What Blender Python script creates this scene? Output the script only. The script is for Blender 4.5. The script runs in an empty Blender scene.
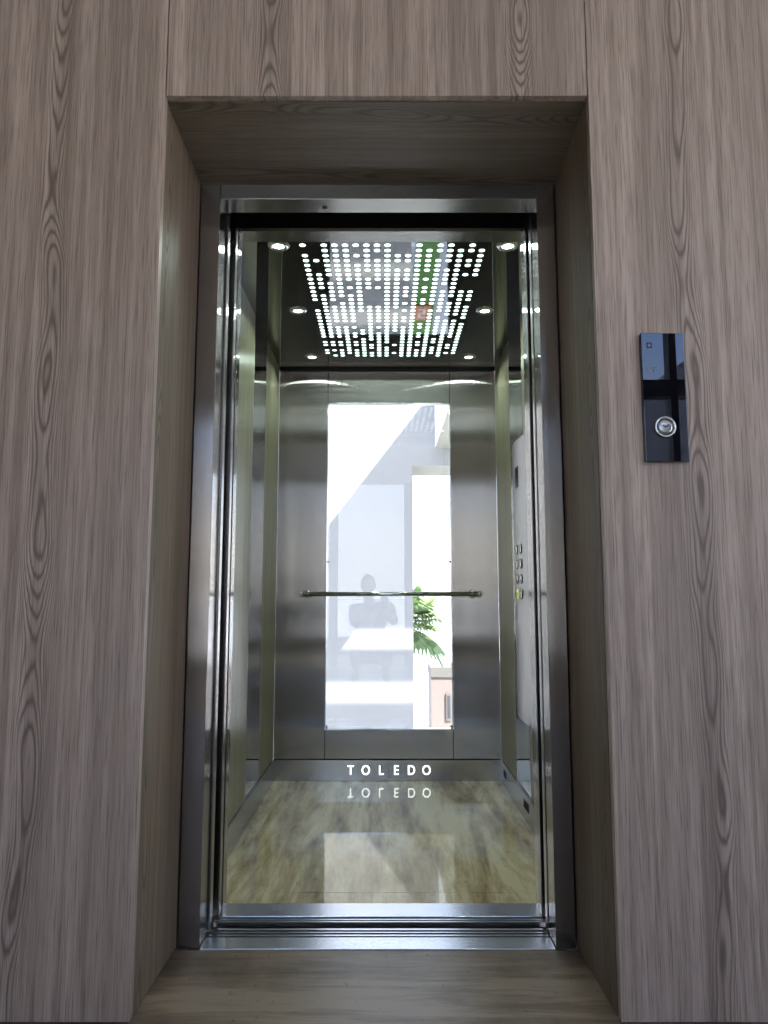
import bpy, bmesh, math, random
from mathutils import Vector, Matrix
random.seed(7)
sc = bpy.context.scene
col = sc.collection
PI = math.pi

# ------------------------------------------------------------------ camera
CAM_H = 0.91
cd = bpy.data.cameras.new('camera'); cam = bpy.data.objects.new('camera', cd); col.objects.link(cam)
cam.location = (0, 0, CAM_H)
cam.rotation_euler = (math.radians(90) + math.atan(83 / 710), 0, 0)
cd.sensor_fit = 'HORIZONTAL'; cd.sensor_width = 36; cd.lens = 710 / 768 * 36
cd.shift_x = -0.0007; cd.clip_start = 0.01; cd.clip_end = 3000
sc.camera = cam

# ------------------------------------------------------------------ sky, sun, exposure
w = bpy.data.worlds.new('sky'); sc.world = w; w.use_nodes = True
wn = w.node_tree; bgn = wn.nodes['Background']
# clear sky: white haze at the horizon, blue overhead
tc = wn.nodes.new('ShaderNodeTexCoord'); sx = wn.nodes.new('ShaderNodeSeparateXYZ'); wn.links.new(tc.outputs['Generated'], sx.inputs[0])
cr = wn.nodes.new('ShaderNodeValToRGB'); wn.links.new(sx.outputs['Z'], cr.inputs[0])
STOPS = [(0.0, (.80, .80, .80)), (.08, (.88, .89, .92)), (.20, (.56, .69, .95)), (.34, (.33, .52, 1.0)), (.6, (.54, .60, .74)), (1.0, (.60, .60, .62))]
while len(cr.color_ramp.elements) < len(STOPS): cr.color_ramp.elements.new(.5)
for e_, (p_, c_) in zip(cr.color_ramp.elements, STOPS): e_.position = p_; e_.color = (*c_, 1)
wn.links.new(cr.outputs[0], bgn.inputs[0]); bgn.inputs[1].default_value = 5.0
sun = bpy.data.lights.new('sun', 'SUN'); so = bpy.data.objects.new('sun', sun); col.objects.link(so)
sun.energy = 25.0; sun.angle = math.radians(.6); sun.color = (1, .96, .9)
SUN = Vector((-1 / 1.3, 1 / 1.5, -1)).normalized()
so.rotation_euler = SUN.to_track_quat('-Z', 'Y').to_euler(); so.location = (4, -6, 9)
vs = sc.view_settings
vs.view_transform = 'Standard'; vs.look = 'None'; vs.gamma = 1; vs.use_curve_mapping = False; vs.exposure = 0.0
sc.cycles.use_denoising = True
sc.cycles.max_bounces = 10; sc.cycles.glossy_bounces = 6; sc.cycles.diffuse_bounces = 5
sc.cycles.transparent_max_bounces = 12; sc.cycles.sample_clamp_indirect = 6
sc.cycles.caustics_reflective = True; sc.cycles.caustics_refractive = False

# ------------------------------------------------------------------ materials
def newmat(name):
    m = bpy.data.materials.new(name); m.use_nodes = True
    nt = m.node_tree; b = nt.nodes['Principled BSDF']
    return m, nt, b
def node(nt, t, **kw):
    n = nt.nodes.new(t)
    for k, v in kw.items(): setattr(n, k, v)
    return n
def math_n(nt, op, a, b=None, c=None):
    n = node(nt, 'ShaderNodeMath', operation=op)
    for i, v in enumerate((a, b, c)):
        if v is None: continue
        if isinstance(v, (int, float)): n.inputs[i].default_value = v
        else: nt.links.new(v, n.inputs[i])
    return n.outputs[0]
def mapped(nt, scale, off=(0, 0, 0)):
    g = node(nt, 'ShaderNodeNewGeometry'); m = node(nt, 'ShaderNodeMapping')
    nt.links.new(g.outputs['Position'], m.inputs['Vector'])
    m.inputs['Scale'].default_value = scale; m.inputs['Location'].default_value = off
    return m.outputs[0]
def noise(nt, vec, scale=1, detail=2, rough=.5, dist=0):
    n = node(nt, 'ShaderNodeTexNoise'); nt.links.new(vec, n.inputs['Vector'])
    n.inputs['Scale'].default_value = scale; n.inputs['Detail'].default_value = detail
    n.inputs['Roughness'].default_value = rough; n.inputs['Distortion'].default_value = dist
    return n.outputs['Fac']
def ramp(nt, fac, stops):
    r = node(nt, 'ShaderNodeValToRGB'); nt.links.new(fac, r.inputs[0])
    e = r.color_ramp.elements
    while len(e) < len(stops): e.new(.5)
    for i, (p, c) in enumerate(stops):
        e[i].position = p; e[i].color = (*c, 1) if len(c) == 3 else c
    return r.outputs[0]
def mixc(nt, fac, a, b, mode='MIX'):
    n = node(nt, 'ShaderNodeMix', data_type='RGBA', blend_type=mode)
    for i, v in ((0, fac), (6, a), (7, b)):
        if isinstance(v, (int, float)): n.inputs[i].default_value = v
        elif isinstance(v, tuple): n.inputs[i].default_value = (*v, 1)
        else: nt.links.new(v, n.inputs[i])
    return n.outputs[2]
def plain(name, c, rough=.5, metal=0, emit=None, es=0, spec=.5):
    m, nt, b = newmat(name)
    v = mapped(nt, (1, 1, 1)); f = noise(nt, v, 40, 3)
    cc = mixc(nt, f, tuple(x * .93 for x in c), tuple(min(1, x * 1.07) for x in c))
    nt.links.new(cc, b.inputs['Base Color'])
    b.inputs['Roughness'].default_value = rough; b.inputs['Metallic'].default_value = metal
    b.inputs['Specular IOR Level'].default_value = spec
    if emit: b.inputs['Emission Color'].default_value = (*emit, 1); b.inputs['Emission Strength'].default_value = es
    return m

def wood(name, grain='Z', off=(0, 0, 0), light=(.56, .43, .345), dark=(.22, .155, .115), rough=.42, ringk=1.0, sc_=1.0, figs=()):
    m, nt, b = newmat(name)
    def sv(ac, al):
        ac *= sc_; al *= sc_
        return {'Z': (ac, ac, al), 'X': (al, ac, ac), 'Y': (ac, al, ac)}[grain]
    # cathedral figure: nested loops around a few heart lines, at the given positions across the grain
    g_ = node(nt, 'ShaderNodeNewGeometry'); sp_ = node(nt, 'ShaderNodeSeparateXYZ'); nt.links.new(g_.outputs['Position'], sp_.inputs[0])
    acr = sp_.outputs['X' if (grain == 'Z' and name.startswith('lobby')) else 'Y']
    drift = math_n(nt, 'MULTIPLY', math_n(nt, 'SUBTRACT', noise(nt, mapped(nt, sv(.5, 1.6), off), 1, 1, .5), .5), .10)
    acr = math_n(nt, 'ADD', acr, drift)
    dmin = None
    for f_ in figs:
        d_ = math_n(nt, 'ABSOLUTE', math_n(nt, 'SUBTRACT', acr, f_))
        dmin = d_ if dmin is None else math_n(nt, 'MINIMUM', dmin, d_)
    if dmin is None: dmin = math_n(nt, 'ADD', acr, 50)
    nz = noise(nt, mapped(nt, sv(2.2, 2.3), off), 1, 1.0, .4)
    wob = noise(nt, mapped(nt, sv(30, 2.2), off), 1, 3, .6)
    ph = math_n(nt, 'ADD', math_n(nt, 'MULTIPLY', nz, 2 * PI * 15), math_n(nt, 'MULTIPLY', math_n(nt, 'MULTIPLY', dmin, dmin), 2 * PI * 3000))
    ph = math_n(nt, 'ADD', ph, math_n(nt, 'MULTIPLY', wob, 9.0))
    rings = math_n(nt, 'SINE', ph)
    line = ramp(nt, math_n(nt, 'MULTIPLY_ADD', rings, .5, .5), [(0, (0, 0, 0)), (.45, (.10,) * 3), (.85, (.6,) * 3), (1, (1,) * 3)])
    mask = ramp(nt, math_n(nt, 'ADD', dmin, math_n(nt, 'MULTIPLY', noise(nt, mapped(nt, sv(3, 2.0), off), 1, 1, .5), .03)), [(.030, (1, 1, 1)), (.062, (0, 0, 0))])
    broad = noise(nt, mapped(nt, sv(9, .10), tuple(o + 9.1 for o in off)), 1, 3, .6)
    mid = noise(nt, mapped(nt, sv(55, .9), off), 1, 3, .65)
    fine = noise(nt, mapped(nt, sv(330, 7), off), 1, 2, .7)
    base = mixc(nt, ramp(nt, broad, [(.3, (0, 0, 0)), (.72, (1, 1, 1))]), tuple(l * .35 + d * .65 for l, d in zip(light, dark)), light)
    base = mixc(nt, math_n(nt, 'MULTIPLY', ramp(nt, mid, [(.35, (1, 1, 1)), (.6, (0, 0, 0))]), .6), base, dark)
    lf = math_n(nt, 'MULTIPLY', math_n(nt, 'MULTIPLY', line, mask), .95 * ringk)
    base = mixc(nt, lf, base, tuple(d * .75 for d in dark))
    pores = ramp(nt, fine, [(.30, (1, 1, 1)), (.52, (0, 0, 0))])
    base = mixc(nt, math_n(nt, 'MULTIPLY', pores, .75), base, tuple(d * .8 for d in dark))
    nt.links.new(base, b.inputs['Base Color'])
    b.inputs['Roughness'].default_value = rough
    bm_ = node(nt, 'ShaderNodeBump'); bm_.inputs['Strength'].default_value = .35; bm_.inputs['Distance'].default_value = .0012
    hgt = math_n(nt, 'SUBTRACT', 1, math_n(nt, 'ADD', math_n(nt, 'MULTIPLY', pores, .5), lf))
    nt.links.new(hgt, bm_.inputs['Height']); nt.links.new(bm_.outputs[0], b.inputs['Normal'])
    return m

def steel(name, c=(.50, .50, .50), rough=.2, spread=.10, axis='XY', lines='Z'):
    """brushed steel: brush lines run along `lines`, reflections smear along `axis`"""
    m, nt, b = newmat(name)
    hi = {'X': (1.5, 700, 700), 'Y': (700, 1.5, 700), 'Z': (700, 700, 1.5)}[lines]
    st = noise(nt, mapped(nt, hi), 1, 2, .7)
    lo = {'X': (1.5, 60, 60), 'Y': (60, 1.5, 60), 'Z': (60, 60, 1.5)}[lines]
    s2 = noise(nt, mapped(nt, lo), 1, 3, .6)
    k = math_n(nt, 'ADD', math_n(nt, 'MULTIPLY', st, .6), math_n(nt, 'MULTIPLY', s2, .4))
    cc = mixc(nt, k, tuple(x * .86 for x in c), tuple(min(1, x * 1.12) for x in c))
    nt.links.new(cc, b.inputs['Base Color'])
    b.inputs['Metallic'].default_value = 1; b.inputs['Roughness'].default_value = rough
    g = node(nt, 'ShaderNodeNewGeometry')
    wnz = node(nt, 'ShaderNodeTexWhiteNoise', noise_dimensions='3D')
    vm = node(nt, 'ShaderNodeVectorMath', operation='MULTIPLY'); nt.links.new(g.outputs['Position'], vm.inputs[0]); vm.inputs[1].default_value = (3000, 3000, 3000)
    nt.links.new(vm.outputs[0], wnz.inputs['Vector'])
    # roughly normal distribution from two white samples
    sep = node(nt, 'ShaderNodeSeparateColor'); nt.links.new(wnz.outputs['Color'], sep.inputs[0])
    cx = node(nt, 'ShaderNodeCombineXYZ')
    for k, ax in enumerate(axis):
        s = math_n(nt, 'MULTIPLY', math_n(nt, 'SUBTRACT', math_n(nt, 'ADD', sep.outputs[0], sep.outputs[k + 1]), 1.0), spread * 1.3)
        nt.links.new(s, cx.inputs['XYZ'.index(ax)])
    ad = node(nt, 'ShaderNodeVectorMath', operation='ADD'); nt.links.new(g.outputs['Normal'], ad.inputs[0]); nt.links.new(cx.outputs[0], ad.inputs[1])
    no = node(nt, 'ShaderNodeVectorMath', operation='NORMALIZE'); nt.links.new(ad.outputs[0], no.inputs[0])
    nt.links.new(no.outputs[0], b.inputs['Normal'])
    return m

def travertine(name, grain, c1, c2, c3, rough=.06, off=(0, 0, 0)):
    m, nt, b = newmat(name)
    sv = {'Y': (7, 1.0, 7), 'X': (.9, 8, 8)}[grain]
    v = mapped(nt, sv, off)
    n1 = noise(nt, v, 1, 6, .62, .8)
    n2 = noise(nt, mapped(nt, tuple(s * 3.2 for s in sv), off), 1, 5, .7, .4)
    n3 = noise(nt, mapped(nt, (9, 6, 9), off), 1, 5, .65)
    k = math_n(nt, 'ADD', math_n(nt, 'MULTIPLY', n1, .6), math_n(nt, 'MULTIPLY', n2, .4))
    cc = ramp(nt, k, [(.40, c3), (.49, c2), (.57, c1)])
    cc = mixc(nt, math_n(nt, 'MULTIPLY', ramp(nt, n3, [(.42, (0, 0, 0)), (.62, (1, 1, 1))]), .35), cc, c1)
    pit = ramp(nt, noise(nt, mapped(nt, (60, 30, 60), off), 1, 3, .6), [(.30, (1, 1, 1)), (.36, (0, 0, 0))])
    cc = mixc(nt, math_n(nt, 'MULTIPLY', pit, .5), cc, tuple(x * .6 for x in c3))
    nt.links.new(cc, b.inputs['Base Color'])
    b.inputs['Roughness'].default_value = rough; b.inputs['IOR'].default_value = 1.56 if 'car' in name else 1.38
    return m

def glassmat(name, tint=(1, 1, 1), ior=1.5, boost=1.0):
    m = bpy.data.materials.new(name); m.use_nodes = True; nt = m.node_tree; nt.nodes.clear()
    o = node(nt, 'ShaderNodeOutputMaterial'); mx = node(nt, 'ShaderNodeMixShader')
    t = node(nt, 'ShaderNodeBsdfTransparent'); t.inputs[0].default_value = (*tint, 1)
    g = node(nt, 'ShaderNodeBsdfGlossy'); g.inputs['Roughness'].default_value = 0
    f = node(nt, 'ShaderNodeFresnel'); f.inputs[0].default_value = ior
    nt.links.new(math_n(nt, 'MULTIPLY', f.outputs[0], boost), mx.inputs[0])
    nt.links.new(t.outputs[0], mx.inputs[1]); nt.links.new(g.outputs[0], mx.inputs[2]); nt.links.new(mx.outputs[0], o.inputs[0])
    return m

def mirror(name, c, rough=.01):
    m, nt, b = newmat(name)
    f = noise(nt, mapped(nt, (2, 2, 2)), 1, 2)
    nt.links.new(mixc(nt, f, tuple(x * .96 for x in c), c), b.inputs['Base Color'])
    b.inputs['Metallic'].default_value = 1; b.inputs['Roughness'].default_value = rough
    return m

M = {}
M['wall_wood'] = wood('lobby wood laminate', 'Z', (0.3, 0, .4), light=(.55, .43, .345), dark=(.17, .122, .09), figs=(-.80, -.285, .345, .735))
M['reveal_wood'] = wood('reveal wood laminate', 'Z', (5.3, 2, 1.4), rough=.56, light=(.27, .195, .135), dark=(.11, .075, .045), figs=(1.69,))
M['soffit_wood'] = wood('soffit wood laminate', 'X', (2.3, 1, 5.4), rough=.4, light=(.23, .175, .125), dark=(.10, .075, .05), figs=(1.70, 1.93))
M['car_wood'] = wood('car side wood laminate', 'Z', (8.3, 4, .4), light=(.38, .36, .23), dark=(.17, .155, .09), rough=.3, ringk=.4)  # green cast of the car lamps is mixed into this wood colour
M['steel'] = steel('brushed steel', (.37, .355, .33), .08, .34)
M['frame_steel'] = steel('door frame brushed steel', (.29, .268, .245), .11, .20)
M['header_steel'] = steel('header brushed steel', (.25, .24, .22), .22, .05, 'YZ', 'X')
M['kick_steel'] = steel('kick plate steel', (.38, .37, .335), .2, .05)
M['door_steel'] = steel('door panel steel', (.26, .24, .225), .25, .10)
M['panel_steel'] = steel('control panel steel', (.30, .30, .295), .3, .16)
M['sill_alu'] = steel('sill aluminium', (.60, .62, .66), .25, .04, 'YZ', 'X')
M['groove'] = plain('sill groove', (.03, .035, .035), .5, .6)
M['black'] = plain('shaft black', (.006, .007, .010), .7)  # near-black stands in for the unlit shaft and gaps
M['gap'] = plain('dark joint', (.02, .018, .016), .8)
M['chrome'] = plain('chrome', (.62, .66, .64), .12, 1)
M['ceil_mirror'] = mirror('dark mirror steel ceiling', (.27, .275, .272), .02)
M['mirror'] = mirror('silvered mirror', (.80, .84, .83), .005)
M['black_glass'] = plain('black glass', (.004, .004, .006), 0.0, 0, spec=.7)
M['car_floor'] = travertine('car travertine', 'Y', (.66, .56, .36), (.44, .34, .18), (.22, .145, .065), .035)
M['landing_floor'] = travertine('landing travertine', 'X', (.28, .21, .145), (.16, .114, .076), (.085, .06, .038), .34, (3, 1, 2))
M['dots'] = plain('backlit perforations', (.8, .9, .85), .4, 0, (.80, 1, .93), 3.0)
M['lens'] = plain('downlight lens', (.9, .9, .9), .4, 0, (.95, 1, .96), 14)
M['letters'] = plain('backlit letters', (.9, .9, .9), .4, 0, (.95, 1, 1), 3.0)
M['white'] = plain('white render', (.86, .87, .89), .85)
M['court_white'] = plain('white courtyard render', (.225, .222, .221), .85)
M['court_soffit'] = plain('courtyard render in shade grey', (.24, .24, .20), .85)  # undersides greyed to carry their shade in the colour
M['facade_frame'] = plain('dark anodised frame', (.018, .018, .020), .45)
M['glass'] = glassmat('window glass', (.97, .985, .98), 1.5, 1.0)
M['lobby_glass'] = glassmat('lobby glass', (.95, .96, .97), 1.45)
M['lobby_paint'] = plain('lobby paint', (.84, .80, .74), .8)
M['dark_paint'] = plain('dark lobby paint', (.22, .20, .19), .8)
M['opposite'] = plain('grey painted building', (.17, .18, .22), .8)
M['pavement'] = plain('pale pavement', (.60, .62, .66), .9)
M['balcony'] = plain('grey balcony floor', (.12, .115, .11), .8)
M['grass'] = plain('lawn', (.15, .30, .08), .95)
M['leaf'] = plain('palm leaf', (.26, .36, .17), .75)
M['leaf_dry'] = plain('palm leaf stalk', (.24, .24, .10), .6)
M['bark'] = plain('palm bark', (.20, .15, .10), .9)
M['pink'] = plain('pink painted wall', (.18, .143, .133), .9)
M['roof_pale'] = plain('pale roof edge', (.12, .112, .104), .9)
M['pane_dark'] = plain('dark window pane', (.05, .05, .06), .15)
M['orange'] = plain('orange sign', (.75, .30, .12), .6)
M['kiosk_white'] = plain('white lettering', (.85, .85, .85), .6)
M['red_led'] = plain('dim red indicator', (.05, .01, .012), .4, 0, (1, .10, .12), .02)
M['mark'] = plain('grey print', (.16, .17, .20), .4)
M['yellow_led'] = plain('yellow lamp ring', (.6, .6, .05), .4, 0, (.8, .9, .1), .5)
M['skin'] = plain('skin', (.50, .33, .25), .5)
M['shirt'] = plain('dark shirt', (.05, .055, .075), .85)
M['trouser'] = plain('grey trousers', (.09, .09, .10), .9)
M['hair'] = plain('dark hair', (.02, .015, .012), .6)
M['shoe'] = plain('dark shoe', (.04, .04, .04), .6)
M['phone'] = plain('black phone', (.01, .01, .012), .2)

# ------------------------------------------------------------------ builders
def wpos(o):
    p = Vector(o.location)
    while o.parent: o = o.parent; p += Vector(o.location)
    return p
def obj(name, bm, mat, parent=None, origin=None, bevel=0, smooth=False, seg=2):
    """link a bmesh given in world coordinates as one object with its origin at `origin`"""
    if origin is None:
        vs_ = [v.co for v in bm.verts]
        lo = Vector([min(v[i] for v in vs_) for i in range(3)]); hi = Vector([max(v[i] for v in vs_) for i in range(3)])
        origin = Vector(((lo.x + hi.x) / 2, (lo.y + hi.y) / 2, lo.z))
    origin = Vector(origin)
    bmesh.ops.translate(bm, verts=bm.verts, vec=-origin)
    bmesh.ops.recalc_face_normals(bm, faces=bm.faces)
    me = bpy.data.meshes.new(name); bm.to_mesh(me); bm.free()
    mats = mat if isinstance(mat, (list, tuple)) else [mat]
    for m in mats: me.materials.append(M[m] if isinstance(m, str) else m)
    if smooth:
        for p in me.polygons: p.use_smooth = True
    o = bpy.data.objects.new(name, me); col.objects.link(o)
    if parent is not None: o.parent = parent; o.location = origin - wpos(parent)
    else: o.location = origin
    if bevel:
        b = o.modifiers.new('bevel', 'BEVEL'); b.width = bevel; b.segments = seg; b.limit_method = 'ANGLE'; b.harden_normals = False
    return o
def NB(): return bmesh.new()
def box(bm, x0, x1, y0, y1, z0, z1, mi=0):
    r = bmesh.ops.create_cube(bm, size=1)
    for v in r['verts']:
        v.co = Vector(((x0 + x1) / 2 + v.co.x * (x1 - x0), (y0 + y1) / 2 + v.co.y * (y1 - y0), (z0 + z1) / 2 + v.co.z * (z1 - z0)))
    for f in {f for v in r['verts'] for f in v.link_faces}: f.material_index = mi
    return r['verts']
def B(name, x0, x1, y0, y1, z0, z1, mat, parent=None, bevel=0, **k):
    bm = NB(); box(bm, x0, x1, y0, y1, z0, z1); return obj(name, bm, mat, parent, bevel=bevel, **k)
def prism(bm, pts, axis, a, b, mi=0):
    """polygon of 2D points extruded along axis from a to b; 2D order is the two other axes in xyz order"""
    def P(p, t):
        q = list(p); q.insert('XYZ'.index(axis), t); return Vector(q)
    v0 = [bm.verts.new(P(p, a)) for p in pts]; v1 = [bm.verts.new(P(p, b)) for p in pts]; n = len(pts)
    fs = [bm.faces.new(v0), bm.faces.new(list(reversed(v1)))]
    for i in range(n): fs.append(bm.faces.new((v0[i], v1[i], v1[(i + 1) % n], v0[(i + 1) % n])))
    for f in fs: f.material_index = mi
def tube(bm, pts, radii, seg=12, cap=True, mi=0):
    pts = [Vector(p) for p in pts]
    if isinstance(radii, (int, float)): radii = [radii] * len(pts)
    rings = []; up = Vector((0, 0, 1))
    for i, p in enumerate(pts):
        d = (pts[min(i + 1, len(pts) - 1)] - pts[max(i - 1, 0)]).normalized()
        a = d.cross(up)
        if a.length < .1: a = d.cross(Vector((1, 0, 0)))
        a.normalize(); b = d.cross(a)
        rings.append([bm.verts.new(p + (a * math.cos(t) + b * math.sin(t)) * radii[i]) for t in [2 * PI * k / seg for k in range(seg)]])
    for r0, r1 in zip(rings, rings[1:]):
        for k in range(seg): f = bm.faces.new((r0[k], r0[(k + 1) % seg], r1[(k + 1) % seg], r1[k])); f.material_index = mi; f.smooth = True
    if cap:
        for r in (rings[0], rings[-1]): bm.faces.new(r).material_index = mi
def lathe(bm, prof, c, axis='Z', seg=32, mi=0):
    """prof: list of (radius, height along axis)"""
    c = Vector(c)
    def P(r, h, t):
        a, b = r * math.cos(t), r * math.sin(t)
        return c + {'Z': Vector((a, b, h)), 'Y': Vector((a, h, b)), 'X': Vector((h, a, b))}[axis]
    rings = []
    for r, h in prof:
        if r < 1e-6: rings.append([bm.verts.new(P(0, h, 0))])
        else: rings.append([bm.verts.new(P(r, h, 2 * PI * k / seg)) for k in range(seg)])
    for r0, r1 in zip(rings, rings[1:]):
        for k in range(seg):
            q = [r0[k % len(r0)], r0[(k + 1) % len(r0)], r1[(k + 1) % len(r1)], r1[k % len(r1)]]
            q = list(dict.fromkeys(q))
            if len(q) > 2: f = bm.faces.new(q); f.material_index = mi; f.smooth = True
def empty(name, loc, rz=0):
    o = bpy.data.objects.new(name, None); col.objects.link(o); o.location = loc; o.rotation_euler = (0, 0, rz); o.empty_display_size = .1
    return o
def tag(o, label=None, cat=None, group=None, kind=None):
    if label: o['label'] = label
    if cat: o['category'] = cat
    if group: o['group'] = group
    if kind: o['kind'] = kind
    return o
def S(o, label=None, cat=None): return tag(o, label, cat, kind='structure')
def copy_tree(o, parent=None):
    c = o.copy(); col.objects.link(c); c.parent = parent
    for ch in list(o.children): copy_tree(ch, c)
    return c

# ------------------------------------------------------------------ key dimensions (metres, y runs away from the camera)
YF = 1.633                       # face of the wood wall
OX0, OX1, OZ = -.546, .505, 2.140   # wood opening
FY = 1.956                       # face of steel frame
FX0, FX1, FZ = -.536, .496, 2.105   # outer frame
IX0, IX1, IZ = -.480, .444, 2.060   # inner frame
CX0, CX1 = -.551, .579           # car side walls
BY = 3.63                        # car back wall
CZ = 2.095                       # car ceiling
YR = -1.9                        # glazed front behind the camera
LX0, LX1, LZ = -1.75, 3.4, 3.63

# ------------------------------------------------------------------ lobby shell
S(B('wall_left', LX0 - .12, LX0, YR, YF + .3, 0, LZ, 'dark_paint'), 'painted side wall of the lobby, left of the lift', 'wall')
w2 = B('added_window', LX1, LX1 + .08, YR, YF + .3, 0, .30, 'lobby_paint'); S(w2, 'unseen glazed right side of the lobby, added for daylight, above a low plinth', 'window')  # side glazing added to bring more daylight into the lobby
for a in (YR, -.1, YF - .05): B('mullion', LX1, LX1 + .06, a, a + .06, .30, LZ + .12, 'facade_frame', w2)
B('window_pane', LX1 + .03, LX1 + .036, YR + .06, YF - .05, .31, LZ + .11, 'lobby_glass', w2)
S(B('ceiling', LX0 - .12, LX1 + 3.0, YR - 2.0, YF + .5, LZ + .12, LZ + .3, 'lobby_paint'), 'flat ceiling above the lobby, with an overhang added to keep the sun out', 'ceiling')  # slab runs past the glazing as an added overhang against direct sun
G = .0015
S(B('wall_front_left', LX0, OX0 + .002 - G, YF, YF + .02, .004, LZ + .12, 'wall_wood'), 'tall wood laminate panel left of the lift opening', 'wall panel')
S(B('wall_front_right', OX1 + G, LX1, YF, YF + .02, .004, LZ + .12, 'wall_wood'), 'tall wood laminate panel right of the lift opening', 'wall panel')
S(B('wall_front_top', OX0 + .002 + G, OX1 - G, YF, YF + .02, OZ + .003, LZ + .12, 'wall_wood'), 'wood laminate panel above the lift opening', 'wall panel')
bm = NB()   # dark substrate behind the cladding joints
box(bm, LX0, OX0 - .02, YF + .021, YF + .06, 0, LZ + .12); box(bm, OX1 + .02, LX1, YF + .021, YF + .06, 0, LZ + .12)
box(bm, OX0 - .02, OX1 + .02, YF + .021, YF + .06, OZ + .03, LZ + .12)
S(obj('wall_core', bm, 'gap'), 'dark backing seen in the joints of the cladding', 'wall')
# reveal: slightly tapered sides and head
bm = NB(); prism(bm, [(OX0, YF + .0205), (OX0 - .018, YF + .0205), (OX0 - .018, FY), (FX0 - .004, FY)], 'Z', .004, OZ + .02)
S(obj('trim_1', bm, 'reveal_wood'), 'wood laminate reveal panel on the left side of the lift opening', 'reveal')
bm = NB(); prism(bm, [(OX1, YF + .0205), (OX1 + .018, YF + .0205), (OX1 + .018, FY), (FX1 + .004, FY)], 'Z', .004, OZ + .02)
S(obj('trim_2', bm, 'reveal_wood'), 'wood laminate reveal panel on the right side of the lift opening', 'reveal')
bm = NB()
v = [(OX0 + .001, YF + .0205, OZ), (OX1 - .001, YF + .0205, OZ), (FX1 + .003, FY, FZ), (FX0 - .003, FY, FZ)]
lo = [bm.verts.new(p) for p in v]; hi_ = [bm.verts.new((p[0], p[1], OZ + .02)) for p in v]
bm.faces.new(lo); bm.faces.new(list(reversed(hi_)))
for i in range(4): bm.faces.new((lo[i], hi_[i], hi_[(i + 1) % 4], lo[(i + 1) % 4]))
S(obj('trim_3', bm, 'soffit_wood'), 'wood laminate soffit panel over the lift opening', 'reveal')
# landing floor
S(B('floor', LX0, LX1, YR, FY - .006, -.10, 0, 'landing_floor'), 'brown travertine landing floor in front of the lift', 'floor')

# glazed front behind the camera: openings with mullions and a transom beam
S(B('wall_rear_left', LX0 - .12, -1.45, YR - .2, YR, 0, LZ + .12, 'lobby_paint'), 'short wall beside the glazing at the lobby entrance', 'wall')
S(B('wall_rear_top', -1.45, .9, YR - .2, YR, 2.38, LZ + .12, 'lobby_paint'), 'wall above the lower glazing at the lobby entrance', 'wall')
win = B('window_1', -1.45, LX1, YR - .12, YR - .02, 2.38, 2.51, 'facade_frame')
S(win, 'dark framed glazed front of the lobby, seen only in reflections', 'window')
for (a, b_, z1) in ((-1.45, -1.40, 2.38), (-.72, -.61, 2.38), (.26, .30, 2.38), (.9, .97, 3.74), (2.135, 2.19, 3.74), (3.32, 3.4, 3.74)):
    B('mullion', a, b_, YR - .12, YR - .02, .0, z1, 'facade_frame', win)
B('window_pane', -1.40, 3.32, YR - .075, YR - .069, .03, 2.38, 'lobby_glass', win)
B('window_pane', .97, 3.32, YR - .075, YR - .069, 2.51, 3.73, 'lobby_glass', win)
S(B('floor_balcony', LX0 - 1, LX1 + 3, YR - 2.2, YR - .2, -.25, -.02, 'balcony'), 'concrete balcony floor outside the lobby', 'floor')
S(B('wall_balcony', LX0 - 1, LX1 + 3, YR - 2.3, YR - 2.2, -.25, .25, 'balcony'), 'low grey upstand at the edge of the balcony', 'wall')
S(B('wall_rear_middle', .30, .90, YR - .2, YR, 0, 2.38, 'dark_paint'), 'short pier between the glazed parts of the lobby front', 'wall')
# opposite building seen mirrored in the call panel
S(B('floor_forecourt', -400, 400, -900, YR - 2.3, -4.3, -4, 'pavement'), 'pale sunlit ground in front of the building', 'pavement')
op = empty('office_building', (6, -16, -4)); tag(op, 'grey building with a sloping roofline mirrored in the black call panel', 'building')
bm = NB(); prism(bm, [(4, -4), (26, -4), (26, 19.5), (7.7, 6.95), (7.4, 6.5), (4, 6.5)], 'Y', -20, -16); obj('building_wall', bm, 'opposite', op)
for k in range(6):
    B('window', 5 + k * 3.4, 6.8 + k * 3.4, -16.02, -15.9, -1, 1.2, 'pane_dark', op)

# ------------------------------------------------------------------ lift landing door frame
fr = empty('door_1', ((FX0 + FX1) / 2, FY, 0)); S(fr, 'brushed steel frame around the lift doorway with its sill and sliding doors', 'doorway')
def L_jamb(xo, xi):
    s = 1 if xi > xo else -1
    bm = NB(); box(bm, min(xo, xi), max(xo, xi), FY, FY + .0745, 0, IZ + .0005 if 0 else FZ)
    return bm
j = obj('frame_jamb', L_jamb(FX0, IX0), 'frame_steel', fr, bevel=.001)
for zz in (.42, .44):
    bm = NB(); lathe(bm, [(0, .002), (.003, .0015), (.0035, 0)], (IX0 + .0002, FY + .05, zz), 'X', 12); obj('screw', bm, 'chrome', j)
j = obj('frame_jamb', L_jamb(FX1, IX1), 'frame_steel', fr, bevel=.001)
hd = B('frame_head', IX0 + .0005, IX1 - .0005, FY, FY + .0745, IZ, FZ, 'header_steel', fr, bevel=.001)
bm = NB()
lathe(bm, [(0, -.0008), (.0055, -.0008), (.0065, 0)], (-.178, 2.0, IZ - .0004), 'Z', 20)
for k in range(5):
    a = 2 * PI * k / 5; box(bm, -.178 + .006 * math.cos(a) - .0022, -.178 + .006 * math.cos(a) + .0022, 2.0 + .006 * math.sin(a) - .0022, 2.0 + .006 * math.sin(a) + .0022, IZ - .0015, IZ - .0002)
obj('lock_hole', bm, 'black', hd)
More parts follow.
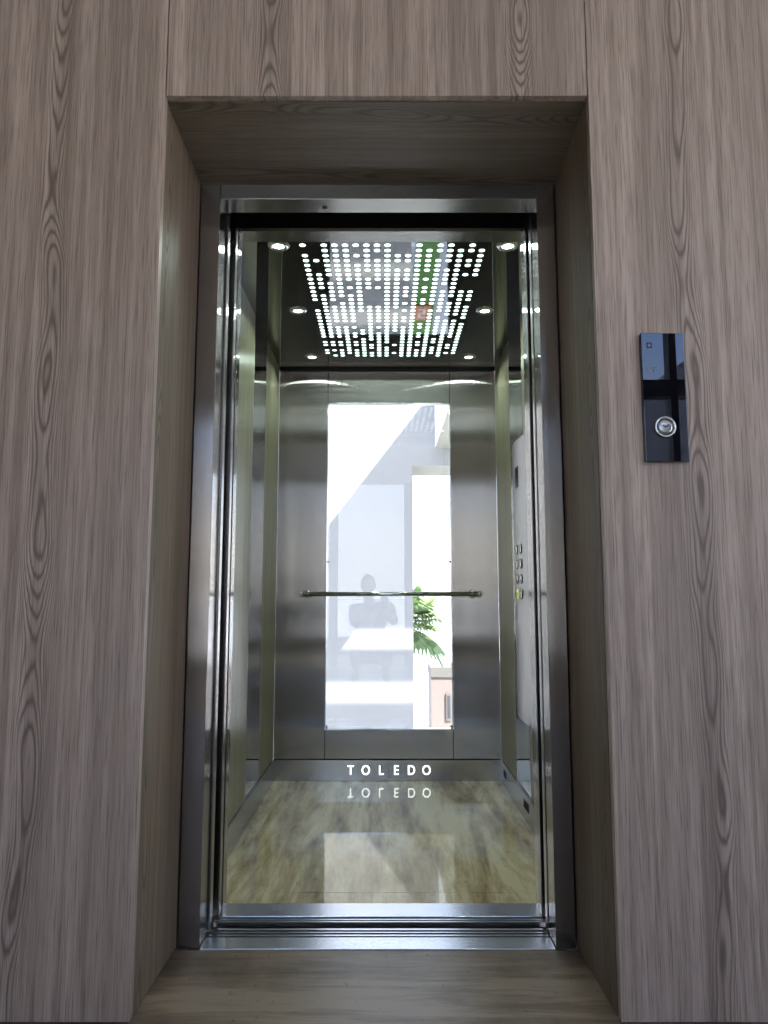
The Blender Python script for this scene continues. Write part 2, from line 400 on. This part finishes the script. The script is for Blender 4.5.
# landing sill: aluminium lip with grooves
Y0 = FY - .004
bm = NB(); box(bm, IX0 + .002, IX1 - .002, Y0, 2.012, -.03, .002); obj('landing_sill', bm, 'sill_alu', fr, bevel=.0006)
bm = NB()
for (a, b_) in ((2.014, 2.019), (2.027, 2.035), (2.045, 2.051), (2.061, 2.071)):
    box(bm, IX0 + .002, IX1 - .002, a, b_, -.03, .0)
box(bm, IX0 + .0021, IX1 - .0021, 2.012, 2.075, -.05, -.012)
obj('sill_ribs', bm, 'sill_alu', fr)
bm = NB(); box(bm, IX0, IX1, 2.0121, 2.075, -.049, -.0115); obj('sill_groove', bm, 'groove', fr)
B('running_gap', CX0, CX1, 2.0755, 2.104, -.25, -.06, 'black', fr)
# sliding landing doors, parked open on both sides
def leaf(x, sx, y0, y1, z0, z1, name, mat, root, wdt=.30):
    xs = sorted((x, x - sx * wdt))
    return B(name, xs[0], xs[1], y0, y1, z0, z1, mat, root, bevel=.002)
leaf(-.4735, 1, 2.040, 2.070, .006, 2.10, 'door_panel', 'door_steel', fr, .055)
leaf(.4425, -1, 2.040, 2.070, .006, 2.10, 'door_panel', 'door_steel', fr, .055)
leaf(-.478, 1, 2.0715, 2.076, .006, 2.10, 'dark_gap_strip', 'black', fr, .05)  # black strip standing for the dark gap behind the door edge
leaf(.447, -1, 2.0715, 2.076, .006, 2.10, 'dark_gap_strip', 'black', fr, .05)
# shaft around the car, coloured black to stand for its darkness
bm = NB()
box(bm, -1.0, -.60, FY + .0, BY + .05, -.3, 2.6); box(bm, .64, 1.0, FY + .0, BY + .05, -.3, 2.6)
box(bm, -.60, FX0 - .005, FY + .002, 2.12, -.3, 2.6); box(bm, FX1 + .005, .64, FY + .002, 2.12, -.3, 2.6)
box(bm, -.60, .64, FY + .001, 2.034, FZ + .001, 2.6)
box(bm, -.60, .64, 2.034, BY + .05, 2.36, 2.6)
box(bm, -.60, .64, FY + .08, BY + .05, -.4, -.3)
S(obj('wall_shaft', bm, 'black'), 'inside of the lift shaft above the doors, blackened as unlit', 'shaft')

# ------------------------------------------------------------------ lift car
car = empty('elevator_car', (0, 2.9, 0))
tag(car, 'open lift car with wood and mirror sides, steel back wall and tall rear window', 'elevator')
# sill and floor
bm = NB()
for (a, b_) in ((2.104, 2.110), (2.118, 2.124)): box(bm, -.478, .452, a, b_, -.03, .002)
box(bm, -.478, .452, 2.104, 2.134, -.05, -.010)
obj('sill_ribs', bm, 'sill_alu', car)
B('car_sill', -.474, .448, 2.1345, 2.222, -.03, .004, 'sill_alu', car, bevel=.001)
B('car_floor', CX0 - .005, CX1 + .005, 2.308, BY, -.03, 0, 'car_floor', car)
B('floor_tile', CX0 - .005, CX1 + .005, 2.2225, 2.3065, -.03, 0, 'car_floor', car)
# car doors and entrance columns
leaf(-.468, 1, 2.125, 2.155, .008, 2.10, 'door_panel', 'door_steel', car, .1)
leaf(.4445, -1, 2.125, 2.155, .008, 2.10, 'door_panel', 'door_steel', car, .1)
bm = NB(); prism(bm, [(-.467, 2.168), (-.467, 2.215), (CX0 - .02, 2.235), (CX0 - .02, 2.168)], 'Z', .004, CZ); obj('entrance_column', bm, 'frame_steel', car, bevel=.001)
bm = NB(); prism(bm, [(.4475, 2.168), (.4475, 2.215), (CX1 + .02, 2.235), (CX1 + .02, 2.168)], 'Z', .004, CZ); obj('entrance_column', bm, 'frame_steel', car, bevel=.001)
bm = NB(); prism(bm, [(2.170, 2.086), (2.178, 2.080), (2.248, 2.080), (2.248, CZ + .08), (2.170, CZ + .08)], 'X', -.56, .59)
obj('car_header', bm, 'header_steel', car, bevel=.0008)
# side walls (three bays each side above the kick plate)
KZ = .105
def side(x, s, xo):
    xs = sorted((x, x + s * .012))
    bays = (('wood_panel', 2.24, 2.915, 'car_wood'), ('mirror_panel', 2.918, 3.215, 'mirror'), ('wood_panel', 3.218, BY - .001, 'car_wood'))
    for n, a, b_, m in bays:
        B(n, xs[0], xs[1], a, b_, KZ + .001, CZ + .02, m, car, bevel=.0012)
    xk = sorted((x - s * .008, x + s * .012))
    k = B('kick_plate', xk[0], xk[1], 2.24, BY - .012, .001, KZ, 'kick_steel', car, bevel=.001)
    return k
side(CX0, -1, 0)
kr = side(CX1, 1, 0)
for (a, b_) in ((2.93, 3.03), (3.45, 3.52)):
    bm = NB(); box(bm, CX1 - .0092, CX1 - .0078, a, b_, .050, .082)
    o_ = obj('vent_slot', bm, 'black', kr)
B('wall_joint', CX0 - .03, CX0 - .0125, 2.24, BY, 0, CZ + .02, 'black', car)
B('wall_joint', CX1 + .0125, CX1 + .03, 2.24, BY, 0, CZ + .02, 'black', car)
# back wall
WX0, WX1, WZ0, WZ1 = -.297, .342, .243, 1.912
g = .0012
B('back_panel', CX0, WX0 - g, BY, BY + .012, KZ, 2.082, 'steel', car, bevel=.001)
B('back_panel', WX1 + g, CX1, BY, BY + .012, KZ, 2.082, 'steel', car, bevel=.001)
B('back_panel', WX0 + g, WX1 - g, BY, BY + .012, WZ1, 2.082, 'steel', car, bevel=.001)
B('back_panel', WX0 + g, WX1 - g, BY, BY + .012, KZ, WZ0, 'steel', car, bevel=.001)
bm = NB(); t = .006
box(bm, CX0, WX0 - .004, BY + .0125, BY + .03, 0, CZ); box(bm, WX1 + .004, CX1, BY + .0125, BY + .03, 0, CZ)
box(bm, WX0 - .004, WX1 + .004, BY + .0125, BY + .03, 0, WZ0 - .002); box(bm, WX0 - .004, WX1 + .004, BY + .0125, BY + .03, WZ1 + .002, CZ)
obj('wall_joint', bm, 'black', car)
wn_ = B('rear_window', WX0 - .02, WX1 + .02, BY + .032, BY + .040, WZ0 - .02, WZ1 + .02, 'glass', car)
tag(wn_, 'tall clear glass pane in the steel back wall')
bm = NB()
box(bm, WX0 - .001, WX1 + .001, BY - .002, BY + .031, WZ1 - .006, WZ1 - .0005); box(bm, WX0 - .001, WX1 + .001, BY - .002, BY + .031, WZ0 + .0005, WZ0 + .006)
box(bm, WX0 - .001, WX0 + .003, BY + .012, BY + .031, WZ0 + .006, WZ1 - .006); box(bm, WX1 - .003, WX1 + .001, BY + .012, BY + .031, WZ0 + .006, WZ1 - .006)
obj('window_bead', bm, 'chrome', wn_)
for (x, z) in ((WX0 + .006, 1.08), (WX1 - .006, 1.08), (WX0 + .006, WZ0 + .012), (WX1 - .006, WZ0 + .012)):
    bm = NB(); lathe(bm, [(0, -.004), (.005, -.003), (.006, 0)], (x, BY + .031, z), 'Y', 12); obj('glass_screw', bm, 'facade_frame', wn_)
kb = B('kick_plate', CX0, CX1, BY - .010, BY - .0005, .001, KZ - .004, 'kick_steel', car, bevel=.001)
# TOLEDO cut out of the rear kick plate and lit from behind
fc = bpy.data.curves.new('letter_font', 'FONT')
LW = .0775
for k, ch in enumerate('TOLEDO'):
    cu = bpy.data.curves.new('letter', 'FONT'); cu.body = ch; cu.size = .064; cu.extrude = .0006; cu.align_x = 'CENTER'; cu.offset = .0002
    to = bpy.data.objects.new('letter', cu); col.objects.link(to)
    dg = bpy.context.evaluated_depsgraph_get(); me = bpy.data.meshes.new_from_object(to.evaluated_get(dg))
    bpy.data.objects.remove(to); me.materials.clear(); me.materials.append(M['letters'])
    me.transform(Matrix.Rotation(PI / 2, 4, 'X') @ Matrix.Diagonal((.84, 1, 1, 1)))
    lo = bpy.data.objects.new('letter', me); col.objects.link(lo); lo.parent = kb
    lo.location = Vector((-.167 + k * .0747, BY - .0115, .032)) - wpos(kb)
# ceiling
cl = B('ceiling_panel', CX0 - .012, CX1 + .012, 2.2485, 3.522, CZ, CZ + .02, 'ceil_mirror', car)
B('ceiling_edge', CX0, CX1, 3.5235, BY - .013, CZ - .0015, CZ + .02, 'kick_steel', car, bevel=.001)
B('ceiling_gap', CX0, CX1, BY - .012, BY + .012, 2.083, CZ + .02, 'black', car)
rows = {0: '0 2-12 15-23 25 26 28 29', 1: '3 6-9 11-23 25 26 28 30', 2: '0-6 8-12 14-18 20-23 25 26 28-30', 3: '0-11 13-18 20-29',
        4: '0-7 9 11-18 20 22 23 25 26 28-30', 5: '0 2 4-15 21 22 24-30', 6: '0-5 7-9 14-24 26 27 29 30', 7: '0 1 3-7 9 14-18 20 22-30',
        8: '0-25 27-30', 9: '2 3 5-14 16-21 26 29', 10: '2 3 5-7 9-11 13 15 17 18 20-30', 11: '0-30', 12: '1-5 7 9 10 12 13 19 20 22 23 25 26 28-30',
        13: '0 1 3-13 15-30', 14: '0-3 5-8 10-15 17-22 24 25 27-29', 15: '1-11 13-16 18-30', 16: '0 1 3 4 6 10-16 18-23 26 27 29', 17: '1-6 10-12 14-17 19-29'}
bm = NB()
def dot(cx, cy, r=.0106):
    vs2 = [bm.verts.new((cx + r * math.cos(2 * PI * k / 14), cy + r * math.sin(2 * PI * k / 14), CZ - .0006)) for k in range(14)]
    bm.faces.new(vs2)
for c_, s_ in rows.items():
    for tok in s_.split():
        a, *b_ = tok.split('-'); b2 = int(b_[0]) if b_ else int(a)
        for r_ in range(int(a), b2 + 1): dot(-.280 + c_ * .0363, 2.299 + r_ * .0374)
    for r_ in (-2, -1):
        if random.random() < .7: dot(-.280 + c_ * .0363, 2.299 + r_ * .0374)
dots = obj('light_perforations', bm, 'dots', cl); tag(dots, 'white backlit round holes in the ceiling panel')

# handrail
hr = empty('handrail', (.03, BY, .90)); tag(hr, 'thin round chrome handrail across the steel back wall of the lift', 'handrail')
bm = NB(); tube(bm, [(-.412, 3.575, .915), (.470, 3.575, .915)], .0115, 20); obj('rail', bm, 'chrome', hr)
for x in (-.415, .473):
    bm = NB(); lathe(bm, [(0, -.008), (.012, -.007), (.0165, -.002), (.0165, .004), (.012, .009), (0, .010)], (x, 3.575, .915), 'X', 20); obj('end_cap', bm, 'chrome', hr)
for x in (-.390, .448):
    bm = NB(); tube(bm, [(x, 3.575, .915), (x, BY - .006, .915)], .008, 14)
    lathe(bm, [(.008, -.012), (.02, -.008), (.022, -.001), (0, -.001)], (x, BY, .915), 'Y', 20)
    obj('bracket', bm, 'chrome', hr)

# downlights
def downlight(x, y, label):
    d = empty('downlight', (x, y, CZ))
    tag(d, label, 'ceiling light', 'downlights in the mirrored lift ceiling')
    bm = NB(); lathe(bm, [(.019, -.001), (.021, -.007), (.026, -.009), (.034, -.006), (.038, -.001), (.038, 0)], (x, y, CZ), 'Z', 32)
    obj('trim_ring', bm, 'chrome', d, origin=(x, y, CZ))
    bm = NB(); lathe(bm, [(0, -.007), (.012, -.006), (.0195, -.003), (.0195, 0)], (x, y, CZ), 'Z', 24)
    obj('lens', bm, 'lens', d, origin=(x, y, CZ))
    ld = bpy.data.lights.new('downlight_lamp', 'AREA'); ld.shape = 'DISK'; ld.size = .035; ld.energy = LAMP; ld.color = (.80, 1, .90); ld.spread = math.radians(150)
    lo_ = bpy.data.objects.new('lamp', ld); col.objects.link(lo_); lo_.parent = d; lo_.location = (0, 0, -.0095)
LAMP = 1.3
for x, side_ in ((-.362, 'left'), (.420, 'right')):
    for y, w_ in ((3.435, 'next to the back wall'), (2.855, 'halfway along the ceiling'), (2.30, 'just inside the doorway')):
        downlight(x, y, 'round chrome rimmed downlight on the %s of the ceiling, %s' % (side_, w_))

# control panel on the right mirror: convex steel plate
cp = empty('control_panel', (CX1, 2.97, .36)); tag(cp, 'tall bowed steel button panel fixed over the right mirror of the lift', 'control panel')
pz0, pz1, py0, py1 = .40, 1.565, 2.83, 3.135
bm = NB(); arc = []
N = 14
for k in range(N + 1):
    t = k / N; arc.append((CX1 - .006 - .012 * (1 - (2 * t - 1) ** 2), py0 + (py1 - py0) * t))
prism(bm, [(CX1 - .0005, py0)] + arc + [(CX1 - .0005, py1)], 'Z', pz0, pz1)
pl = obj('face_plate', bm, 'panel_steel', cp)
def px_at(y):
    t = (y - py0) / (py1 - py0); return CX1 - .006 - .012 * (1 - (2 * t - 1) ** 2)
for r_ in range(4):
    for c_ in range(2):
        y = 2.93 + c_ * .075; z = 1.10 - r_ * .062
        bm = NB(); lathe(bm, [(0, -.004), (.013, -.004), (.016, -.002), (.016, .004)], (px_at(y) + .001, y, z), 'X', 20)
        bt = obj('button', bm, 'chrome', cp)
        bm = NB(); lathe(bm, [(.0165, -.003), (.021, -.003), (.021, .003), (.0165, .003)], (px_at(y) + .001, y, z), 'X', 24)
        rg = obj('button_ring', bm, 'yellow_led' if r_ == 3 and c_ == 1 else 'facade_frame', bt)
bm = NB(); box(bm, px_at(2.98) - .001, px_at(2.98) + .006, 2.945, 3.015, 1.36, 1.45)
ds = obj('display', bm, 'black_glass', cp)

# call panel on the wall
ca = empty('call_panel', (.655, YF, 1.216)); tag(ca, 'tall narrow black glass call panel on the wood wall right of the lift', 'call panel')
bm = NB(); box(bm, .606, .707, YF - .013, YF - .001, 1.217, 1.526)
gl = obj('glass_plate', bm, 'black_glass', ca, bevel=.0012)
bm = NB(); box(bm, .606, .704, YF - .001, YF, 1.221, 1.522); obj('back_box', bm, 'facade_frame', ca)
bx, bz = .6535, 1.2985
bm = NB(); lathe(bm, [(.0215, -.0005), (.0255, -.003), (.0235, -.0055), (.0205, -.0035), (.0195, -.0005)], (bx, YF - .013, bz), 'Y', 40)
bn = obj('button_bezel', bm, 'chrome', ca)
bm = NB(); lathe(bm, [(0, -.0045), (.012, -.004), (.0165, -.003), (.018, 0)], (bx, YF - .013, bz), 'Y', 32)
bt = obj('button', bm, 'kick_steel', ca)
bm = NB(); prism(bm, [(bx - .007, bz + .004), (bx - .0055, bz + .0055), (bx, bz + .0005), (bx + .0055, bz + .0055), (bx + .007, bz + .004), (bx, bz - .003)], 'Y', YF - .0182, YF - .0168)
obj('arrow_mark', bm, 'facade_frame', bt)
bm = NB()
for a, b_, c_, d_ in ((.619, .631, 1.500, 1.5025), (.619, .6215, 1.489, 1.5025), (.6285, .631, 1.489, 1.5025), (.619, .631, 1.489, 1.4915)):
    box(bm, a, b_, YF - .0134, YF - .0128, c_, d_)
obj('display_segment', bm, 'red_led', gl)
bm = NB()
for a, b_, c_, d_ in ((.626, .6275, 1.426, 1.442), (.632, .640, 1.441, 1.4425), (.632, .6335, 1.430, 1.4425), (.617, .6185, 1.430, 1.442)):
    box(bm, a, b_, YF - .0134, YF - .0128, c_, d_)
obj('printed_mark', bm, 'mark', gl)

# ------------------------------------------------------------------ courtyard seen through the rear window
WY = 12.0
bm = NB()
box(bm, -9, .48, WY, WY + 1.08, -4, 5.4); box(bm, .48, 3.1, WY, WY + 1.08, 3.13, 5.4); box(bm, 3.1, 9, WY, WY + 1.08, -4, 5.4)
S(obj('wall_courtyard', bm, 'court_white'), 'white courtyard wall crossed by sunlight and shade, with a tall opening', 'wall')
bm = NB(); zt, zb = 4.46, 4.34
edges = [5.6]
for zk in (-2.44, -1.57, -.69, .18):          # slots added in the slab, above the view, to throw strips of sun
    yk = WY - (4.40 - zk) / 1.5; edges += [yk - .143, yk + .143]
edges.append(WY)
for a, b_ in zip(edges[::2], edges[1::2]): box(bm, .87, 8, a, b_, zb, zt)
box(bm, 7.7, 8, 5.6, WY, 3.418, zb)
S(obj('ceiling_courtyard', bm, 'court_soffit'), 'pale roof slab over the courtyard, slots shaped to throw strips of sun, with a deep edge beam', 'roof slab')
S(B('floor_courtyard', -400, 400, 3.75, 900, -4.3, -4, 'pavement'), 'pale sunlit paving below the lift window', 'pavement')
bm = NB(); prism(bm, [(.70, 13.2), (1.14, 13.2), (1.34, 21), (.70, 21)], 'Z', -3.999, -3.93)
tag(obj('lawn', bm, 'grass'), 'strip of green lawn on the ground beyond the courtyard wall', 'grass', kind='stuff')
sg = empty('ground_sign', (.98, 17.4, -3.93)); tag(sg, 'low orange sign board lying on the green lawn', 'sign')
bm = NB(); box(bm, .74, 1.16, 17.0, 17.9, -3.929, -3.87); obj('sign_board', bm, 'orange', sg)
bm = NB()
for a, b_, c_, d_ in ((.86, 1.04, 17.65, 17.72), (.86, .92, 17.45, 17.65), (.86, 1.04, 17.40, 17.47), (.98, 1.04, 17.22, 17.4), (.86, 1.04, 17.15, 17.22)): box(bm, a, b_, c_, d_, -3.869, -3.86)
obj('sign_mark', bm, 'kiosk_white', sg)

bm = NB(); box(bm, .87, 1.5, 5.6, WY, 3.43, 4.3395)
S(obj('trim_beam', bm, 'white'), 'deep white edge beam under the courtyard roof slab', 'beam')
S(B('trim_soffit', .87, 1.9, 5.6, WY, 3.418, 3.4295, 'court_soffit'), 'soffit under the edge beam above the courtyard opening, greyed as shade', 'soffit')  # thin grey sheet, shade of the beam underside put into its colour
S(B('trim_lintel', .482, 3.098, WY + .003, WY + 1.08, 3.118, 3.1295, 'court_soffit'), 'underside of the lintel over the courtyard opening, greyed as shade', 'lintel')  # separate grey sheet that darkens the lintel underside as shade
# fan palm
pt = empty('palm_tree', (.45, 17, -4)); tag(pt, 'green fan palm crown behind the right edge of the white courtyard wall', 'palm')
bm = NB(); tube(bm, [(.45, 17, -4), (.43, 17, -2), (.45, 17, -.6), (.45, 17, .28)], [.20, .17, .15, .17], 16)
obj('trunk', bm, 'bark', pt)
def frond(el, az, L):
    bm = NB(); c = Vector((.45, 17, .28))
    d = Vector((math.cos(az) * math.cos(el), math.sin(az) * math.cos(el), math.sin(el)))
    sidev = d.cross(Vector((0, 0, 1))).normalized(); up = sidev.cross(d)
    hub = c + d * L * .50 + Vector((0, 0, -.04 * L))
    tube(bm, [c, c + d * L * .25, hub], [.022, .018, .012], 6, mi=1)
    n = 22
    for k in range(n):
        a = (k / (n - 1) - .5) * 3.9
        ld = (d * math.cos(a) + sidev * math.sin(a)).normalized()
        l = L * (.62 - .08 * abs(a)) * random.uniform(.9, 1.1)
        p0 = hub; p1 = hub + ld * l * .55 + up * .03; p2 = hub + ld * l + Vector((0, 0, -.28 * l))
        wv = ld.cross(up).normalized() * .020 * (1 + L)
        a0 = bm.verts.new(p0); b0 = bm.verts.new(p1 - wv); b1 = bm.verts.new(p1 + wv); t0 = bm.verts.new(p2); r0 = bm.verts.new(p1 - up * .02)
        bm.faces.new((a0, b0, t0, r0)); bm.faces.new((a0, r0, t0, b1))
    return bm
for k in range(30):
    el = random.uniform(-.75, 1.2); az = k * 2.399
    bmf = frond(el, az, random.uniform(1.0, 1.3))
    o_ = obj('frond', bmf, ['leaf', 'leaf_dry'], pt, origin=(.45, 17, .28))
# low pink building
pb = empty('pink_building', (1.9, 22, -4)); tag(pb, 'low pale pink building with narrow windows seen beyond the palm', 'building')
B('building_wall', 1.42, 5, 22, 23.5, -4, -1.56, 'pink', pb)
B('roof_parapet', 1.40, 5.06, 21.94, 23.56, -1.56, -1.28, 'roof_pale', pb)
for k in range(7):
    x = 1.86 + k * .42
    f_ = B('window', x, x + .16, 21.95, 22.01, -2.85, -2.05, 'roof_pale', pb); B('pane', x + .04, x + .12, 21.94, 21.96, -2.78, -2.12, 'pane_dark', f_)
    f_ = B('window', x, x + .16, 21.95, 22.01, -3.95, -3.15, 'roof_pale', pb); B('pane', x + .04, x + .12, 21.94, 21.96, -3.88, -3.22, 'pane_dark', f_)

# ------------------------------------------------------------------ crouching person with a phone, mirrored in the rear window
pp = empty('person', (-.15, -.52, 0)); tag(pp, 'crouching person in a dark shirt holding up a phone, mirrored faintly in the lift window', 'person')
def skin(name, verts, edges, radii, mat, parent, levels=2, root=0):
    me = bpy.data.meshes.new(name); org = wpos(parent)
    me.from_pydata([Vector(v) - org for v in verts], edges, []); me.materials.append(M[mat])
    o = bpy.data.objects.new(name, me); col.objects.link(o); o.parent = parent
    m = o.modifiers.new('skin', 'SKIN'); m.use_smooth_shade = True
    if not me.skin_vertices: return o
    for i, r in enumerate(radii):
        d = me.skin_vertices[0].data[i]; d.radius = r if isinstance(r, tuple) else (r, r); d.use_root = (i == root)
    s_ = o.modifiers.new('sub', 'SUBSURF'); s_.levels = levels; s_.render_levels = levels
    return o
J = dict(pel=(-.15, -.62, .30), sp=(-.155, -.57, .48), ch=(-.165, -.52, .68), nk=(-.17, -.49, .83), hb=(-.175, -.46, .93), ht=(-.178, -.43, 1.05),
         sl=(-.345, -.50, .755), sr=(.01, -.50, .755), el=(-.33, -.28, .60), er=(.10, -.27, .62), wl=(-.115, -.10, .765), wr=(.095, -.09, .765), pl=(-.076, -.048, .80), pr=(.076, -.048, .80),
         hl=(-.24, -.62, .29), hr=(-.06, -.62, .29), kl=(-.34, -.24, .46), kr=(.06, -.24, .46), al=(-.30, -.52, .09), ar=(.01, -.52, .09), tl=(-.32, -.33, .035), tr=(.03, -.33, .035))
names = list(J); E_ = [('pel', 'sp'), ('sp', 'ch'), ('ch', 'nk'), ('nk', 'hb'), ('hb', 'ht'), ('ch', 'sl'), ('sl', 'el'), ('el', 'wl'), ('wl', 'pl'), ('ch', 'sr'), ('sr', 'er'), ('er', 'wr'), ('wr', 'pr'),
      ('pel', 'hl'), ('hl', 'kl'), ('kl', 'al'), ('al', 'tl'), ('pel', 'hr'), ('hr', 'kr'), ('kr', 'ar'), ('ar', 'tr')]
RAD = dict(pel=(.14, .11), sp=(.125, .095), ch=(.13, .10), nk=.052, hb=(.062, .075), ht=(.066, .085), sl=.055, sr=.055, el=.036, er=.036, wl=.024, wr=.024, pl=(.032, .016), pr=(.032, .016),
           hl=.085, hr=.085, kl=.055, kr=.055, al=.034, ar=.034, tl=(.04, .025), tr=(.04, .025))
verts = [J[n] for n in names]; edges = [(names.index(a), names.index(b)) for a, b in E_]; rad = [RAD[n] for n in names]
fing = []
for s_, p_ in ((-1, 'pl'), (1, 'pr')):        # fingers curl round the back of the phone, thumb on its face side
    bx_, by_, bz_ = J[p_]; pi = names.index(p_)
    for k in range(4):
        z = bz_ + .030 - k * .019; L = (.9, 1, .95, .78)[k]
        q = [(bx_ - s_ * .004, by_ + .018, z), (bx_ - s_ * .014 * L, by_ + .030, z + .002), (bx_ - s_ * .034 * L, by_ + .0335, z + .001), (bx_ - s_ * .046 * L, by_ + .030, z)]
        b0 = len(verts); verts += q; rad += [.0095, .009, .008, .007]; edges += [(pi, b0), (b0, b0 + 1), (b0 + 1, b0 + 2), (b0 + 2, b0 + 3)]
    q = [(bx_ - s_ * .008, by_ - .014, bz_ + .012), (bx_ - s_ * .026, by_ - .014, bz_ + .034), (bx_ - s_ * .036, by_ - .008, bz_ + .050)]
    b0 = len(verts); verts += q; rad += [.012, .010, .008]; edges += [(pi, b0), (b0, b0 + 1), (b0 + 1, b0 + 2)]
body = skin('body', verts, edges, rad, 'skin', pp)
# face, ears and hair on the head
H = Vector((-.178, -.435, 1.015))
bm = NB(); bmesh.ops.create_uvsphere(bm, u_segments=28, v_segments=20, radius=1)
for v in bm.verts:
    x, y, z = v.co
    k = 1 - .20 * max(0, -z) ** 1.5
    n = math.exp(-((x / .16) ** 2 + ((z + .12) / .22) ** 2)) * (.18 if y > 0 else 0)
    e = math.exp(-(((abs(x) - .38) / .18) ** 2 + ((z - .08) / .12) ** 2)) * (.08 if y > 0 else 0)
    v.co = H + Vector((x * .075 * k, (y + n - e) * .092, z * .112))
obj('face', bm, 'skin', pp, smooth=True)
for sx_ in (-1, 1):
    bm = NB(); lathe(bm, [(0, -.007), (.012, -.006), (.019, 0), (.012, .005), (0, .004)], H + Vector((sx_ * .078, -.008, -.002)), 'X', 14); obj('ear', bm, 'skin', pp)
bm = NB(); bmesh.ops.create_uvsphere(bm, u_segments=28, v_segments=20, radius=1)
bmesh.ops.delete(bm, geom=[v for v in bm.verts if (v.co.y > .25 and v.co.z < .52) or v.co.z < -.45], context='VERTS')
for v in bm.verts: v.co = H + Vector((v.co.x * .082, v.co.y * .100 - .003, v.co.z * .120 + .002))
hair = obj('hair', bm, 'hair', pp, smooth=True); so_ = hair.modifiers.new('thick', 'SOLIDIFY'); so_.thickness = .008
eyes = []
for sx_ in (-1, 1):
    bm = NB(); bmesh.ops.create_uvsphere(bm, u_segments=12, v_segments=8, radius=.0105, matrix=Matrix.Translation(H + Vector((sx_ * .029, .077, .008)))); obj('eye', bm, 'kiosk_white', pp, smooth=True)
bm = NB(); tube(bm, [H + Vector((-.022, .078, -.055)), H + Vector((0, .083, -.054)), H + Vector((.022, .078, -.055))], [.003, .006, .003], 8); obj('mouth', bm, 'orange', pp)
def sub(name, keys, links, scale, mat):
    return skin(name, [J[k] for k in keys], [(keys.index(a), keys.index(b)) for a, b in links],
                [tuple(c * scale + .006 for c in (RAD[k] if isinstance(RAD[k], tuple) else (RAD[k], RAD[k]))) for k in keys], mat, pp)
J['cl'] = (-.222, -.19, .683); J['cr'] = (.0975, -.18, .69); RAD['cl'] = .036; RAD['cr'] = .036
sub('shirt', ['ch', 'sp', 'pel', 'sl', 'el', 'cl', 'sr', 'er', 'cr', 'nk'], [('ch', 'sp'), ('sp', 'pel'), ('ch', 'sl'), ('sl', 'el'), ('el', 'cl'), ('ch', 'sr'), ('sr', 'er'), ('er', 'cr'), ('ch', 'nk')], 1.10, 'shirt')
sub('trousers', ['pel', 'hl', 'kl', 'al', 'hr', 'kr', 'ar'], [('pel', 'hl'), ('hl', 'kl'), ('kl', 'al'), ('pel', 'hr'), ('hr', 'kr'), ('kr', 'ar')], 1.14, 'trouser')
for a, t_ in (('al', 'tl'), ('ar', 'tr')):
    A = Vector(J[a]); T = Vector(J[t_]); bm = NB(); bmesh.ops.create_uvsphere(bm, u_segments=20, v_segments=12, radius=1)
    d = (T - A); ang = math.atan2(d.x, d.y); L = .145
    for v in bm.verts:
        x, y, z = v.co; q = Vector((x * (.046 if y > 0 else .038), y * L, max(z, -.55) * .055 * (1.15 - .35 * y)))
        v.co = Vector(((A.x + T.x) / 2, (A.y + T.y) / 2 + .02, .034)) + Vector((q.x * math.cos(ang) + q.y * math.sin(ang), -q.x * math.sin(ang) + q.y * math.cos(ang), q.z))
    obj('shoe', bm, 'shoe', pp, smooth=True)
ph = B('smartphone', -.038, .038, -.031, -.023, .765, .925, 'phone', None, bevel=.003); tag(ph, 'black smartphone held up in both hands of the crouching person', 'phone')
bm = NB(); lathe(bm, [(0, .0015), (.007, .0015), (.009, 0)], (.018, -.023, .905), 'Y', 16); obj('camera_lens', bm, 'black_glass', ph)
